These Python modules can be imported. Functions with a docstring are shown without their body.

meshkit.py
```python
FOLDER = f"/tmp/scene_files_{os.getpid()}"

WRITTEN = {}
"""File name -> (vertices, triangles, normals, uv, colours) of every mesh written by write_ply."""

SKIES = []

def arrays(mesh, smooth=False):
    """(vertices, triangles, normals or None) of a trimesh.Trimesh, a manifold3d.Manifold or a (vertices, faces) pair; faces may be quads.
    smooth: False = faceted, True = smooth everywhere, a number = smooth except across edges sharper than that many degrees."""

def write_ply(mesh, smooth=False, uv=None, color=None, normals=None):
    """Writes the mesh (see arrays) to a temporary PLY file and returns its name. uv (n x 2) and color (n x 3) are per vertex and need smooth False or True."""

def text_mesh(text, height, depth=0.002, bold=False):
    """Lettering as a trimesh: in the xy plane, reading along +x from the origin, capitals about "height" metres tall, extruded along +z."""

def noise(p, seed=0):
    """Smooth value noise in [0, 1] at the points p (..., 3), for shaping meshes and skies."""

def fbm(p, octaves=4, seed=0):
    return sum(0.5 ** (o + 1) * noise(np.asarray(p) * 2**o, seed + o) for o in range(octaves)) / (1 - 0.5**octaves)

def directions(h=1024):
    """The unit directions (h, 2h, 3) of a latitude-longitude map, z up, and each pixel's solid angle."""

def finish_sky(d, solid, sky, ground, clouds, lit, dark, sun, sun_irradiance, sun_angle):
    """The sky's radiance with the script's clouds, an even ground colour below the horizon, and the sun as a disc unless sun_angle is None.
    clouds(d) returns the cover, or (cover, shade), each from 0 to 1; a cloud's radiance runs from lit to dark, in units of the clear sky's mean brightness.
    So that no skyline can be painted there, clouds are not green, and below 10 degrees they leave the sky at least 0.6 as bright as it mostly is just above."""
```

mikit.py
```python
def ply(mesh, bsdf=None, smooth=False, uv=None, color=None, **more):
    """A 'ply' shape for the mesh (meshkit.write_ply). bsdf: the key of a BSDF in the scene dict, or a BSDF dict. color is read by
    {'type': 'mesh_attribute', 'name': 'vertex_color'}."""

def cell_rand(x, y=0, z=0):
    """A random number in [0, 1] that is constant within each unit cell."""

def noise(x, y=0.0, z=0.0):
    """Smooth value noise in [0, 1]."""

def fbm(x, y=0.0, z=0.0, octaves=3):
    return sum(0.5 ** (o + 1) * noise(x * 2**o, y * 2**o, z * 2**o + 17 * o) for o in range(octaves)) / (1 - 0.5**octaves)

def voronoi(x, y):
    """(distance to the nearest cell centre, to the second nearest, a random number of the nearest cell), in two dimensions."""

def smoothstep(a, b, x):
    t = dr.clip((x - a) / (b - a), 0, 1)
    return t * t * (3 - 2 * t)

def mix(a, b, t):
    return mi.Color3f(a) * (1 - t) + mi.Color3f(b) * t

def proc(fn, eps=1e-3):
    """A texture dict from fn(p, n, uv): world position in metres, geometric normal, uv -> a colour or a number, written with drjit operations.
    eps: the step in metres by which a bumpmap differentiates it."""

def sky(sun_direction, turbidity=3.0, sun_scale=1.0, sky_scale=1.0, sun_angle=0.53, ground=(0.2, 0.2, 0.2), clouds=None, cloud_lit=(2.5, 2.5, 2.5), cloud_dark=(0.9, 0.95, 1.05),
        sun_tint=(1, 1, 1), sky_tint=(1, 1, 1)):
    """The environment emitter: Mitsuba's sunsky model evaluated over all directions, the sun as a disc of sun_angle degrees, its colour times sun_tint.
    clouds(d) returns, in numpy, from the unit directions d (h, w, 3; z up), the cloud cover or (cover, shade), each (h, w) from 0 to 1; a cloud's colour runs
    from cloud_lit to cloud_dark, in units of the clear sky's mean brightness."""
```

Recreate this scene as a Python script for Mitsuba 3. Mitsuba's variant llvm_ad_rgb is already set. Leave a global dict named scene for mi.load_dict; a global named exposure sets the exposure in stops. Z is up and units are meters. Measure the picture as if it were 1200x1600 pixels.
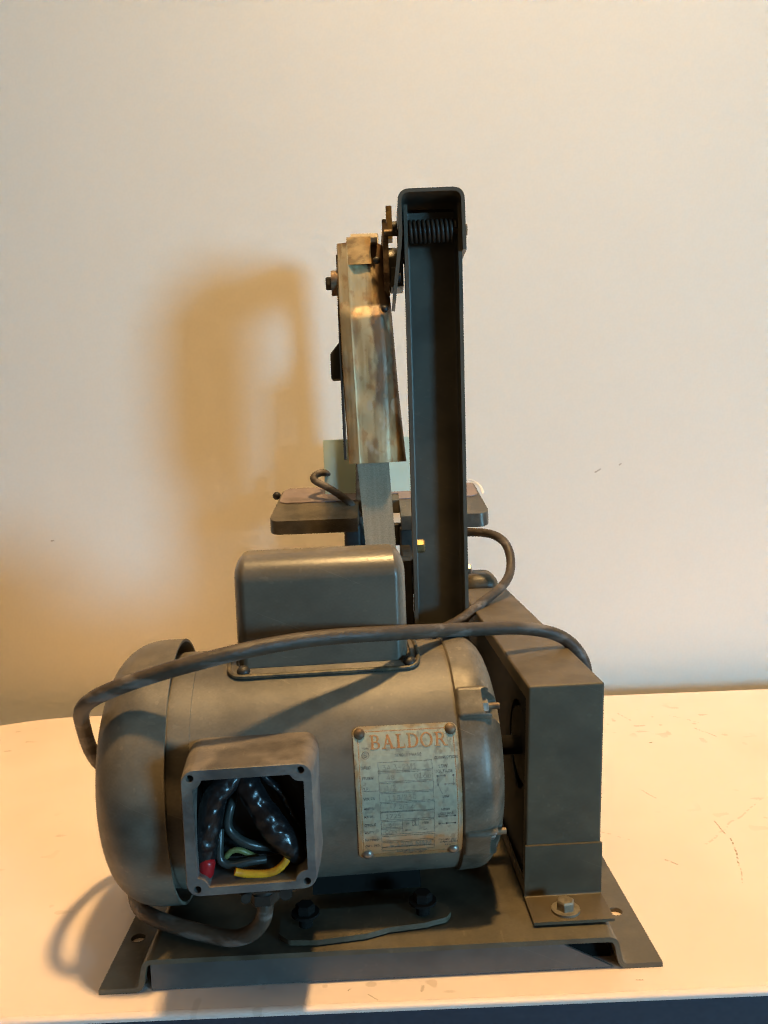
import math
import numpy as np, trimesh, manifold3d as m3, mitsuba as mi, drjit as dr
from shapely.geometry import Polygon, Point, LineString, box as sbox
from shapely import affinity, union_all
from scipy.interpolate import CubicSpline
import mikit, meshkit
from mikit import proc, fbm, noise, smoothstep, mix

T = mi.ScalarTransform4f
scene, labels = {}, {}

# ---------------------------------------------------------------- camera, light, exposure
EYE = np.array([0.0, 0.0, 0.313])
PITCH, ROLL = math.atan(102 / 1300), math.radians(2.3)
fwd = np.array([0, math.cos(PITCH), -math.sin(PITCH)])
up0 = np.cross([1.0, 0, 0], fwd)
up = math.sin(ROLL) * np.array([1.0, 0, 0]) + math.cos(ROLL) * up0
scene['camera'] = {'type': 'perspective', 'fov_axis': 'y', 'fov': 2 * math.degrees(math.atan(800 / 1300)), 'near_clip': 0.02, 'far_clip': 60.0,
                   'to_world': T().look_at(origin=EYE.tolist(), target=(EYE + fwd).tolist(), up=up.tolist())}
exposure = 0.0
# the dim room around the table
scene['room_light'] = {'type': 'constant', 'radiance': {'type': 'rgb', 'value': [0.070, 0.042, 0.018]}}


def lamp_disc(key, at, to, radius, rgb):
    scene[key] = {'type': 'disk', 'to_world': T().look_at(origin=list(at), target=list(to), up=[0, 1, 0.01]) @ T().scale([radius, radius, 1]),
                  'emitter': {'type': 'area', 'radiance': {'type': 'rgb', 'value': list(rgb)}}}


WARM_AT, WARM_TO = (0.28, 0.40, 2.60), (0.30, 0.60, 0.0)
lamp_disc('pendant_lamp__bulb', WARM_AT, WARM_TO, 0.085, (1035, 648, 262))
labels['pendant_lamp'] = {'label': 'warm pendant lamp high above the white table, with an added unseen shade that dims the upper wall', 'category': 'lamp'}
lamp_disc('overhead_fill', (-0.55, 0.00, 2.80), (-0.55, 0.02, 0.0), 1.00, (1.7, 1.17, 0.55))  # added disc: soft warm fill from above, standing in for room bounce
labels['overhead_fill'] = {'label': 'added unseen warm disc overhead giving soft fill light', 'category': 'lamp'}
COOL_AT = (2.52, -2.20, 0.44)
lamp_disc('daylight_lamp', COOL_AT, (0.0, 0.8, 0.35), 0.37, (19, 49, 73))
labels['daylight_lamp'] = {'label': 'cool round lamp far to the right behind the camera', 'category': 'lamp'}


# ---------------------------------------------------------------- helpers
def put(key, mesh, mat, smooth=30, label=None, cat=None, kind=None, group=None, **kw):
    if key in scene:
        n = 1
        while f'{key}_{n:03d}' in scene:
            n += 1
        key = f'{key}_{n:03d}'
    scene[key] = mikit.ply(mesh, mat, smooth=smooth, **kw)
    d = {k: v for k, v in (('label', label), ('category', cat), ('kind', kind), ('group', group)) if v}
    if d:
        labels[key] = d
    return key


def tm(m):
    if hasattr(m, 'to_mesh'):
        q = m.to_mesh()
        return trimesh.Trimesh(np.array(q.vert_properties[:, :3]), np.array(q.tri_verts), process=False)
    return m


def cat(*ms):
    return trimesh.util.concatenate([tm(m) for m in ms])


def man(mesh):
    mesh = tm(mesh)
    return m3.Manifold(m3.Mesh(np.asarray(mesh.vertices, np.float32), np.asarray(mesh.faces, np.uint32)))


def rbox(lo, hi, r=0.001, seg=12):
    """Box with rounded edges between two corners."""
    lo, hi = np.array(lo, float), np.array(hi, float)
    r = min(r, 0.49 * (hi - lo).min())
    s = m3.Manifold.sphere(r, seg)
    return m3.Manifold.batch_hull([s.translate([lo[0] + r if i else hi[0] - r, lo[1] + r if j else hi[1] - r, lo[2] + r if k else hi[2] - r])
                                   for i in (0, 1) for j in (0, 1) for k in (0, 1)])


def extrude(poly, h):
    return trimesh.creation.extrude_polygon(poly, h, engine='earcut')


def ex_y(poly, y0, y1):
    """Polygon in (x, z), drawn out along y."""
    m = extrude(poly, y1 - y0)
    v = m.vertices
    m.vertices = np.c_[v[:, 0], y1 - v[:, 2], v[:, 1]]
    return m


def ex_x(poly, x0, x1):
    """Polygon in (y, z), drawn out along x."""
    m = extrude(poly, x1 - x0)
    v = m.vertices
    m.vertices = np.c_[x0 + v[:, 2], v[:, 0], v[:, 1]]
    return m


def ex_z(poly, z0, z1):
    m = extrude(poly, z1 - z0)
    m.vertices[:, 2] += z0
    return m


def strip(pts, t, bend=0.004):
    """Bent sheet seen end-on: a line of points with thickness and rounded bends."""
    return LineString(pts).buffer(t / 2, cap_style=2, join_style=2).buffer(-t * 0.45).buffer(t * 0.45).buffer(bend, quad_segs=5).buffer(-2 * bend, quad_segs=5).buffer(bend, quad_segs=5) if bend > t else \
        LineString(pts).buffer(t / 2, cap_style=2, join_style=1, quad_segs=5)


def fillet_line(pts, r, n=5):
    out = [np.array(pts[0], float)]
    for a, b, c in zip(pts[:-2], pts[1:-1], pts[2:]):
        a, b, c = (np.array(q, float) for q in (a, b, c))
        u, v = (a - b) / np.linalg.norm(a - b), (c - b) / np.linalg.norm(c - b)
        p, q = b + u * r, b + v * r
        for s in np.linspace(0, 1, n + 1):
            out.append((1 - s) ** 2 * p + 2 * s * (1 - s) * b + s * s * q)
    out.append(np.array(pts[-1], float))
    return np.array(out)


def sheet(pts, t, r):
    return LineString(fillet_line(pts, r)).buffer(t / 2, cap_style=2, join_style=1, quad_segs=3)


def tube(pts, r, sides=14, step=0.0022, spline=True, closed=False, wob=0.0, seed=1, caps=True, ribs=0.0):
    p = np.asarray(pts, float)
    if closed:
        p = np.vstack([p, p[:1]])
    s = np.r_[0, np.cumsum(np.linalg.norm(np.diff(p, axis=0), axis=1))]
    n = max(8, int(s[-1] / step))
    t = np.linspace(0, s[-1], n)
    if spline:
        q = CubicSpline(s, p, bc_type='periodic' if closed else 'natural')(t)
    else:
        q = np.c_[[np.interp(t, s, p[:, i]) for i in range(3)]].T
    rad = np.interp(t, s, r) if np.ndim(r) else np.full(n, float(r))
    d = np.gradient(q, axis=0)
    d /= np.linalg.norm(d, axis=1, keepdims=True)
    a = np.zeros_like(d)
    a[0] = np.cross(d[0], [0.3, 0.2, 0.9])
    a[0] /= np.linalg.norm(a[0])
    for i in range(1, n):
        v = a[i - 1] - d[i] * (a[i - 1] @ d[i])
        a[i] = v / np.linalg.norm(v)
    b = np.cross(d, a)
    ang = np.arange(sides) * 2 * np.pi / sides
    if wob:
        rad = rad * (1 + wob * (meshkit.noise(np.c_[t / 0.012, t * 0, t * 0], seed) - 0.5) * 2)
    if ribs:
        rad = rad * (1 + ribs * np.abs(np.sin(t / 0.0031 + 3 * meshkit.noise(np.c_[t / 0.01, t * 0, t * 0], seed + 4))))
    v = q[:, None] + rad[:, None, None] * (np.cos(ang)[None, :, None] * a[:, None] + np.sin(ang)[None, :, None] * b[:, None])
    i, j = np.meshgrid(np.arange(n - 1), np.arange(sides), indexing='ij')
    f = np.stack([i * sides + j, i * sides + (j + 1) % sides, (i + 1) * sides + (j + 1) % sides, (i + 1) * sides + j], -1).reshape(-1, 4)
    f = np.vstack([f[:, [0, 1, 2]], f[:, [0, 2, 3]]])
    v = v.reshape(-1, 3)
    if caps:
        c0, c1 = len(v), len(v) + 1
        v = np.vstack([v, q[:1], q[-1:]])
        k = np.arange(sides)
        f = np.vstack([f, np.c_[np.full(sides, c0), (k + 1) % sides, k], np.c_[np.full(sides, c1), (n - 1) * sides + k, (n - 1) * sides + (k + 1) % sides]])
    return trimesh.Trimesh(v, f, process=False)


def lathe(prof, n=96):
    """Profile (a, r) turned about the local a axis; local axes (a, f, u)."""
    prof = np.asarray(prof, float)
    th = np.arange(n) * 2 * np.pi / n
    v = np.stack([np.repeat(prof[:, :1], n, 1), prof[:, 1:] * np.cos(th), prof[:, 1:] * np.sin(th)], -1).reshape(-1, 3)
    i, j = np.meshgrid(np.arange(len(prof) - 1), np.arange(n), indexing='ij')
    f = np.stack([i * n + j, (i + 1) * n + j, (i + 1) * n + (j + 1) % n, i * n + (j + 1) % n], -1).reshape(-1, 4)
    f = np.vstack([f[:, [0, 1, 2]], f[:, [0, 2, 3]]])
    return trimesh.Trimesh(v, f, process=False)


def smooth_prof(pts, n=40):
    p = np.asarray(pts, float)
    s = np.r_[0, np.cumsum(np.linalg.norm(np.diff(p, axis=0), axis=1))]
    from scipy.interpolate import PchipInterpolator
    t = np.linspace(0, s[-1], n)
    return np.c_[PchipInterpolator(s, p[:, 0])(t), PchipInterpolator(s, p[:, 1])(t)]


PSI = math.radians(4.0)
MC = np.array([0.0, 0.553, 0.105])
MA = np.array([math.cos(PSI), math.sin(PSI), 0])
MF = np.array([math.sin(PSI), -math.cos(PSI), 0])
MR = 0.0745


def motor(m):
    """Motor-local (a along the shaft, f towards the camera side, u up) to the world."""
    m = tm(m).copy()
    v = np.asarray(m.vertices)
    m.vertices = MC + v[:, :1] * MA + v[:, 1:2] * MF + v[:, 2:3] * np.array([0, 0, 1.0])
    # (a, f, u) is left-handed in the world, so the faces turn round
    m.faces = np.asarray(m.faces)[:, ::-1]
    return m


def turn(m, deg, about, axis=(0, 0, 1)):
    m = tm(m).copy()
    m.apply_transform(trimesh.transformations.rotation_matrix(math.radians(deg), axis, about))
    return m


def cyl(p, q, r, n=24):
    return trimesh.creation.cylinder(r, segment=[p, q], sections=n)


def hexbolt(center, axis, af, h, shaft=0.0):
    """Hexagon head with a chamfered top, on the plane through center, pointing along axis."""
    R = af / math.sqrt(3)
    k = np.array([[R * math.cos(i * math.pi / 3 + .2), R * math.sin(i * math.pi / 3 + .2), 0] for i in range(6)])
    pts = np.vstack([k, k + [0, 0, h * .8], k * [.86, .86, 0] + [0, 0, h]])
    m = trimesh.convex.convex_hull(pts)
    m.apply_transform(trimesh.geometry.align_vectors([0, 0, 1], axis))
    m.apply_translation(center)
    return m


def dome(center, axis, r, h, n=20):
    m = trimesh.creation.icosphere(3, 1.0)
    m = m.slice_plane([0, 0, -0.001], [0, 0, 1])
    m.apply_scale([r, r, h])
    m.apply_transform(trimesh.geometry.align_vectors([0, 0, 1], axis))
    m.apply_translation(center)
    return m


# ---------------------------------------------------------------- materials
def mat(key, color, rough=0.5, metallic=0.0, spec=0.5, bump=None, bump_scale=1.0, **kw):
    b = {'type': 'principled', 'base_color': color if isinstance(color, dict) else {'type': 'rgb', 'value': list(color)},
         'roughness': rough, 'metallic': metallic, 'specular': spec, **kw}
    if bump is not None:
        b = {'type': 'bumpmap', 'arbitrary': bump, 'scale': bump_scale, 'bsdf': b}
    scene[key] = {'type': 'twosided', 'bsdf': b}
    return key


def paint_fn(base, dust, amount=0.5, scale=45.0, dark=0.45):
    def fn(p, n, uv):
        big = fbm(p.x * scale, p.y * scale, p.z * scale, 4)
        fine = noise(p.x * 900, p.y * 900, p.z * 900)
        speck = smoothstep(0.78, 0.9, noise(p.x * 330 + 9, p.y * 330, p.z * 330)) * smoothstep(0.45, 0.62, big)
        scr = smoothstep(0.84, 0.93, noise(p.x * 70 + p.z * 160, p.y * 90, p.z * 900 + p.x * 400)) * smoothstep(0.42, 0.6, noise(p.x * 30, p.y * 30, p.z * 30 + 5))
        t = dr.clip(smoothstep(0.30, 0.72, big) * amount + (fine - 0.5) * 0.30 + speck * 0.45 + scr * 0.45, 0, 1)
        oil = smoothstep(0.52, 0.70, fbm(p.x * scale * 0.55 + 21, p.y * scale * 0.55, p.z * scale * 0.7 + 3, 4)) * dark
        return mix(base, dust, t) * (1 - oil)
    return proc(fn)


def grain(k, eps=2e-4):
    return proc(lambda p, n, uv: noise(p.x * k, p.y * k, p.z * k) + 0.5 * noise(p.x * k * 2.3, p.y * k * 2.3, p.z * k * 2.3), eps)


peel = grain(700)
mat('motor_paint', paint_fn((0.108, 0.091, 0.070), (0.185, 0.155, 0.115), 0.75, 32, 0.34), 0.47, 0.0, 0.5, peel, 0.00005)
mat('cover_paint', paint_fn((0.108, 0.089, 0.066), (0.168, 0.136, 0.097), 0.5, 30, 0.15), 0.33, 0.0, 0.6, peel, 0.00004)
mat('cast_gray', paint_fn((0.13, 0.112, 0.104), (0.215, 0.18, 0.15), 0.8, 60), 0.5, 0.1, 0.5, grain(450), 0.00014)
mat('bell_paint', paint_fn((0.100, 0.082, 0.058), (0.20, 0.168, 0.125), 0.55, 85, 0.25), 0.42, 0.1, 0.5, grain(600), 0.00006)
mat('base_paint', paint_fn((0.085, 0.072, 0.050), (0.13, 0.107, 0.070), 0.6, 40), 0.42, 0.0, 0.5, peel, 0.00007)
mat('guard_paint', paint_fn((0.079, 0.060, 0.035), (0.112, 0.086, 0.051), 0.6, 50, 0.18), 0.45, 0.0, 0.5, grain(900), 0.00008)
mat('column_paint', paint_fn((0.070, 0.065, 0.052), (0.10, 0.088, 0.066), 0.5, 40, 0.2), 0.4, 0.0, 0.5, peel, 0.00006)
mat('table_iron', paint_fn((0.075, 0.068, 0.055), (0.15, 0.125, 0.09), 0.8, 38), 0.34, 0.2, 0.5, grain(500), 0.00012)
mat('dark_iron', paint_fn((0.020, 0.018, 0.015), (0.045, 0.037, 0.028), 0.6, 60), 0.5, 0.1)
mat('black', (0.012, 0.012, 0.012), 0.55)
mat('black_vinyl', (0.010, 0.010, 0.011), 0.28, 0.0, 0.6, proc(lambda p, n, uv: noise(p.x * 260, p.y * 260, p.z * 260), 3e-4), 0.0015)
mat('gray_wire', (0.035, 0.042, 0.04), 0.3)
mat('yellow_wire', proc(lambda p, n, uv: mix((0.95, 0.40, 0.02), (0.75, 0.28, 0.02), smoothstep(0.45, 0.7, fbm(p.x * 240, p.y * 240, p.z * 240)))), 0.4)
mat('olive_wire', (0.20, 0.20, 0.07), 0.45)
mat('red_plastic', (0.42, 0.012, 0.015), 0.35)
mat('steel', paint_fn((0.42, 0.40, 0.36), (0.30, 0.25, 0.19), 0.8, 200), 0.38, 0.8)
mat('rusty_steel', paint_fn((0.22, 0.16, 0.10), (0.12, 0.07, 0.04), 0.8, 200), 0.55, 0.5)
mat('brass_plate', paint_fn((0.33, 0.23, 0.10), (0.22, 0.15, 0.07), 0.8, 220), 0.42, 0.6)
mat('lilac_gray', paint_fn((0.205, 0.165, 0.172), (0.26, 0.21, 0.215), 0.6, 40), 0.45)
mat('tab_tin', paint_fn((0.48, 0.32, 0.14), (0.34, 0.21, 0.09), 0.8, 160), 0.5, 0.25)
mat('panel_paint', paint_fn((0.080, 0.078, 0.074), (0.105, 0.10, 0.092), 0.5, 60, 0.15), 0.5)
mat('shade_black', (0.012, 0.011, 0.010), 0.95, 0.0, 0.1)  # near black that puts deep shade into motor foot, shaft and base wedge
mat('dull_steel', paint_fn((0.30, 0.26, 0.19), (0.19, 0.15, 0.10), 0.8, 260), 0.45, 0.6)
mat('flange_rust', paint_fn((0.05, 0.047, 0.035), (0.20, 0.14, 0.07), 0.55, 170), 0.5, 0.2)


def cord_fn(p, n, uv):
    worn = smoothstep(0.50, 0.68, fbm(p.x * 42 + 3, p.y * 60, p.z * 110, 4)) * smoothstep(0.35, 0.6, noise(p.x * 24, p.y * 24 + 4, p.z * 24))
    c = mix((0.040, 0.030, 0.022), (0.088, 0.064, 0.045), fbm(p.x * 150, p.y * 150, p.z * 150))
    return c * (1 - worn * 0.6) + mi.Color3f(0.22, 0.19, 0.165) * (worn * 0.6)


mat('cord', proc(cord_fn), 0.5, 0.0, 0.4, grain(520), 0.0003)


def plated_fn(p, n, uv):
    w = fbm(p.x * 90 + 5, p.y * 50, p.z * 38, 4)
    streak = noise(p.x * 420, 3.0, p.z * 18)
    base = mix((0.56, 0.44, 0.255), (0.46, 0.33, 0.165), smoothstep(0.35, 0.65, w * 0.7 + streak * 0.3))
    burn = smoothstep(0.42, 0.60, fbm(p.x * 75 + 2, p.y * 30, p.z * 26 + 7, 4) + dr.clip((p.x + 0.006) * 26, -0.26, 0.32)) * smoothstep(0.30, 0.37, p.z + 0.06 * (w - 0.5))
    c = mix(base, (0.10, 0.052, 0.028), burn * 0.88)
    spot = smoothstep(0.56, 0.80, fbm(p.x * 190, p.y * 120, p.z * 120 + 4, 3))
    c = mix(c, (0.36, 0.17, 0.06), spot * 0.55)
    c = mix(c, (0.20, 0.10, 0.045), 0.55 * smoothstep(0.55, 0.80, noise(p.x * 260 + 4, 2.0, p.z * 26 + 3)) * smoothstep(0.35, 0.6, w))
    lime = smoothstep(0.56, 0.66, fbm(p.x * 110 + 31, p.y * 60, p.z * 60 + 11, 3)) * smoothstep(0.42, 0.33, p.z)
    return mix(c, (0.50, 0.44, 0.34), lime * 0.6)


mat('plated_tin', proc(plated_fn), proc(lambda p, n, uv: 0.36 + 0.22 * fbm(p.x * 60, p.y * 60, p.z * 60)), 0.20, 0.5,
    proc(lambda p, n, uv: noise(p.x * 60, p.y * 60, p.z * 55) + 0.06 * noise(p.x * 700, 1.0, p.z * 35), 3e-4), 0.0014)


def belt_fn(p, n, uv):
    g = noise(p.x * 1500, p.y * 1500, p.z * 1500)
    streak = fbm(p.x * 420, 2.0, p.z * 22, 3)
    return mix((0.29, 0.24, 0.17), (0.45, 0.37, 0.265), dr.clip(streak * 0.9 + (g - 0.5) * 0.8, 0, 1))


mat('belt_cloth', proc(belt_fn), 0.85, 0.0, 0.2, grain(1200), 0.0003)


def plate_fn(p, n, uv):
    u, v = uv.x, uv.y
    edge = dr.minimum(dr.minimum(u, 1 - u), dr.minimum(v, 1 - v) * 1.3)
    w = fbm(u * 9, v * 12, 2.0, 4)
    rust = smoothstep(0.055, 0.0, edge + (w - 0.5) * 0.10) * 0.7
    low = smoothstep(0.70, 0.93, v + (w - 0.5) * 0.25) * 0.75
    blot = smoothstep(0.62, 0.75, fbm(u * 14 + 7, v * 16, 5.0, 4)) * 0.5
    c = mix((0.56, 0.56, 0.42), (0.40, 0.40, 0.30), fbm(u * 40, v * 50, 1.0))
    c = mix(c, (0.42, 0.235, 0.09), dr.clip(rust + low + blot * 0.6, 0, 0.92))
    dirt = smoothstep(0.60, 0.72, fbm(u * 22, v * 26 + 9, 8.0, 3))
    return mix(c, (0.17, 0.14, 0.10), dirt * 0.40)


mat('plate_tin', proc(plate_fn), 0.38, 0.4)
mat('plate_ink', proc(lambda p, n, uv: mix((0.055, 0.050, 0.045), (0.20, 0.18, 0.15), smoothstep(0.4, 0.7, fbm(p.x * 400, p.y * 400, p.z * 400)))), 0.7)
mat('plate_stamp', (0.20, 0.185, 0.14), 0.6)
mat('plate_orange', proc(lambda p, n, uv: mix((0.40, 0.165, 0.05), (0.36, 0.22, 0.10), smoothstep(0.35, 0.75, fbm(p.x * 330, p.y * 330, p.z * 330)))), 0.6)
mat('card_paper', proc(lambda p, n, uv: mix((0.53, 0.67, 0.60), (0.58, 0.71, 0.64), fbm(p.x * 60, p.y * 60, p.z * 60))), 0.8, 0.0, 0.2)
mat('card_print', (0.26, 0.42, 0.42), 0.8)
mat('white_string', (0.85, 0.85, 0.84), 0.7)
mat('edge_navy', proc(lambda p, n, uv: mix((0.030, 0.036, 0.055), (0.045, 0.05, 0.07), fbm(p.x * 300, p.y * 300, p.z * 300))), 0.55)
mat('leg_metal', (0.2, 0.2, 0.21), 0.5, 0.3)


def seg_dist(px, py, a, b):
    ax, ay, bx, by = a[0], a[1], b[0], b[1]
    dx, dy = bx - ax, by - ay
    t = dr.clip(((px - ax) * dx + (py - ay) * dy) / (dx * dx + dy * dy), 0, 1)
    return dr.sqrt(dr.square(px - ax - t * dx) + dr.square(py - ay - t * dy))


SCRATCH = [((.2627, .8313), (.268, .834), .0016, .9), ((.3221, .867), (.3351, .8399), .0008, .6), ((.2569, .6518), (.2574, .6219), .0009, .7), ((.2574, .6219), (.2467, .5776), .0011, .9),
           ((.2467, .5776), (.2392, .557), .0007, .5), ((.2342, .6135), (.3119, .6871), .0012, .25), ((.1975, .5918), (.203, .5848), .0012, .7), ((.1631, .6409), (.1793, .6265), .0013, .35),
           ((.1336, .4588), (.1379, .4585), .0010, .8), ((.2562, .9245), (.2639, .9013), .001, .4), ((-.0315, .4587), (-.029, .4620), .0006, .8), ((.0114, .4635), (.0100, .4570), .0012, .5),
           ((-.0148, .4509), (-.020, .4560), .0006, .6), ((.215, .72), (.226, .70), .0008, .4), ((.38, .78), (.40, .76), .0012, .5), ((.28, .53), (.30, .515), .0007, .4), ((.31, .91), (.335, .885), .0007, .45)]


def top_fn(p, n, uv):
    c = mix((0.785, 0.645, 0.575), (0.825, 0.68, 0.61), fbm(p.x * 14, p.y * 14, 1.0, 4))
    wx = p.x + 0.004 * (noise(p.x * 60, p.y * 60, 3.0) - 0.5)
    wy = p.y + 0.004 * (noise(p.x * 60, p.y * 60, 8.0) - 0.5)
    rough = smoothstep(0.30, 0.60, noise(p.x * 420, p.y * 420, 2.0))
    m = mi.Float(0)
    for a, b, w, s in SCRATCH:
        m = dr.maximum(m, s * rough * smoothstep(w, w * 0.25, seg_dist(wx, wy, a, b)))
    m = dr.maximum(m, 0.30 * smoothstep(0.83, 0.9, noise(p.x * 110, p.y * 110, 4.0)) * smoothstep(0.6, 0.8, noise(p.x * 9, p.y * 9, 6.0)))
    c = mix(c, (0.26, 0.17, 0.09), m)
    return mix(c, (0.62, 0.52, 0.42), 0.25 * smoothstep(0.55, 0.75, fbm(p.x * 5 + 3, p.y * 5, 2.0, 4)))


mat('laminate', proc(top_fn), 0.42, 0.0, 0.4)


def wall_fn(p, n, uv):
    c = mix((0.80, 0.755, 0.69), (0.83, 0.785, 0.72), fbm(p.x * 3, p.z * 3, 2.0, 4))
    c = c * (0.985 + 0.03 * noise(p.x * 500, p.z * 500, 1.0))
    m = mi.Float(0)
    for a, b in (((.2684, .2701), (.275, .274)), ((.299, .2785), (.3009, .2793)), ((-.423, .211), (-.420, .211))):
        m = dr.maximum(m, 0.55 * smoothstep(0.0013, 0.0004, seg_dist(p.x, p.z, a, b)))
    return mix(c, (0.3, 0.22, 0.15), m)


mat('wall_paint', proc(wall_fn), 0.75, 0.0, 0.3, proc(lambda p, n, uv: fbm(p.x * 160, p.z * 160, 0.0, 3), 5e-4), 0.0004)
mat('floor_paint', proc(lambda p, n, uv: mix((0.16, 0.14, 0.12), (0.22, 0.19, 0.16), fbm(p.x * 6, p.y * 6, 0.0, 4))), 0.6)

# ---------------------------------------------------------------- the setting
WALL_Y = 1.05
put('wall', trimesh.creation.box(bounds=[[-3.2, WALL_Y, -0.74], [3.2, WALL_Y + 0.1, 2.9]]), 'wall_paint', False, kind='structure', label='cream painted wall behind the table')
put('floor', trimesh.creation.box(bounds=[[-3.2, -2.2, -0.80], [3.2, WALL_Y - 0.003, -0.74]]), 'floor_paint', False, kind='structure', label='brown floor under the table')

shade = trimesh.creation.annulus(0.150, 0.153, 0.25, sections=64)  # unseen shade, added to cut the lamp light on the upper wall
shade.apply_translation([WARM_AT[0], WARM_AT[1], WARM_AT[2] - 0.120])
lid = trimesh.creation.cylinder(0.153, 0.004, sections=64)
lid.apply_translation([WARM_AT[0], WARM_AT[1], WARM_AT[2] + 0.010])
put('pendant_lamp__shade', shade, 'black', 30)
put('pendant_lamp__lid', lid, 'black', 30)
# work table of the room: laminate top, navy edging, legs
outline = sbox(-0.568 + 0.19, 0.444 + 0.03, 0.9 - 0.19, 0.995 - 0.19).buffer(0.19, quad_segs=24)
front = Polygon([(-0.568, 0.4436), (0.9, 0.4456), (0.9, 0.7), (-0.568, 0.7)])
outline = union_all([outline.intersection(sbox(-1, 0.6, 1, 1.1)), front.intersection(sbox(-1, 0, 1, 0.61))])
inner = outline.buffer(-0.0035)
rings = []
for k in range(6):
    t = k / 5 * math.pi / 2
    rings.append((outline.buffer(-0.0035 * (1 - math.sin(t)) - 1e-5, quad_segs=16), -0.0035 * (1 - math.cos(t))))
pieces = [ex_z(outline, -0.0075, -0.0034)]
layers = []
base = np.array(outline.buffer(-1e-5).exterior.coords)[:-1]
ring_line = outline.exterior
N = 400
src = [ring_line.interpolate(d) for d in np.linspace(0, ring_line.length, N, endpoint=False)]
src = np.array([[q.x, q.y] for q in src])
inn = []
for x, y in src:
    q = inner.exterior.interpolate(inner.exterior.project(Point(x, y)))
    inn.append([q.x, q.y])
inn = np.array(inn)
vs = []
for k in range(7):
    t = k / 6 * math.pi / 2
    w = math.sin(t)
    vs.append(np.c_[inn + (src - inn) * w, np.full(N, -0.0020 * (1 - math.cos(t)))])
vs.append(np.c_[src, np.full(N, -0.0034)])
vs.append(np.c_[inn, np.full(N, -0.0034)])
v = np.vstack(vs)
i, j = np.meshgrid(np.arange(len(vs) - 1), np.arange(N), indexing='ij')
f = np.stack([i * N + j, i * N + (j + 1) % N, (i + 1) * N + (j + 1) % N, (i + 1) * N + j], -1).reshape(-1, 4)
f = np.vstack([f[:, [0, 2, 1]], f[:, [0, 3, 2]]])
rim = trimesh.Trimesh(v, f, process=False)
capm = extrude(Polygon(inn), 0.002)
capm.vertices[:, 2] -= 0.002
put('table__tabletop', cat(rim, capm.slice_plane([0, 0, -0.0001], [0, 0, 1])), 'laminate', 40)
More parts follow.
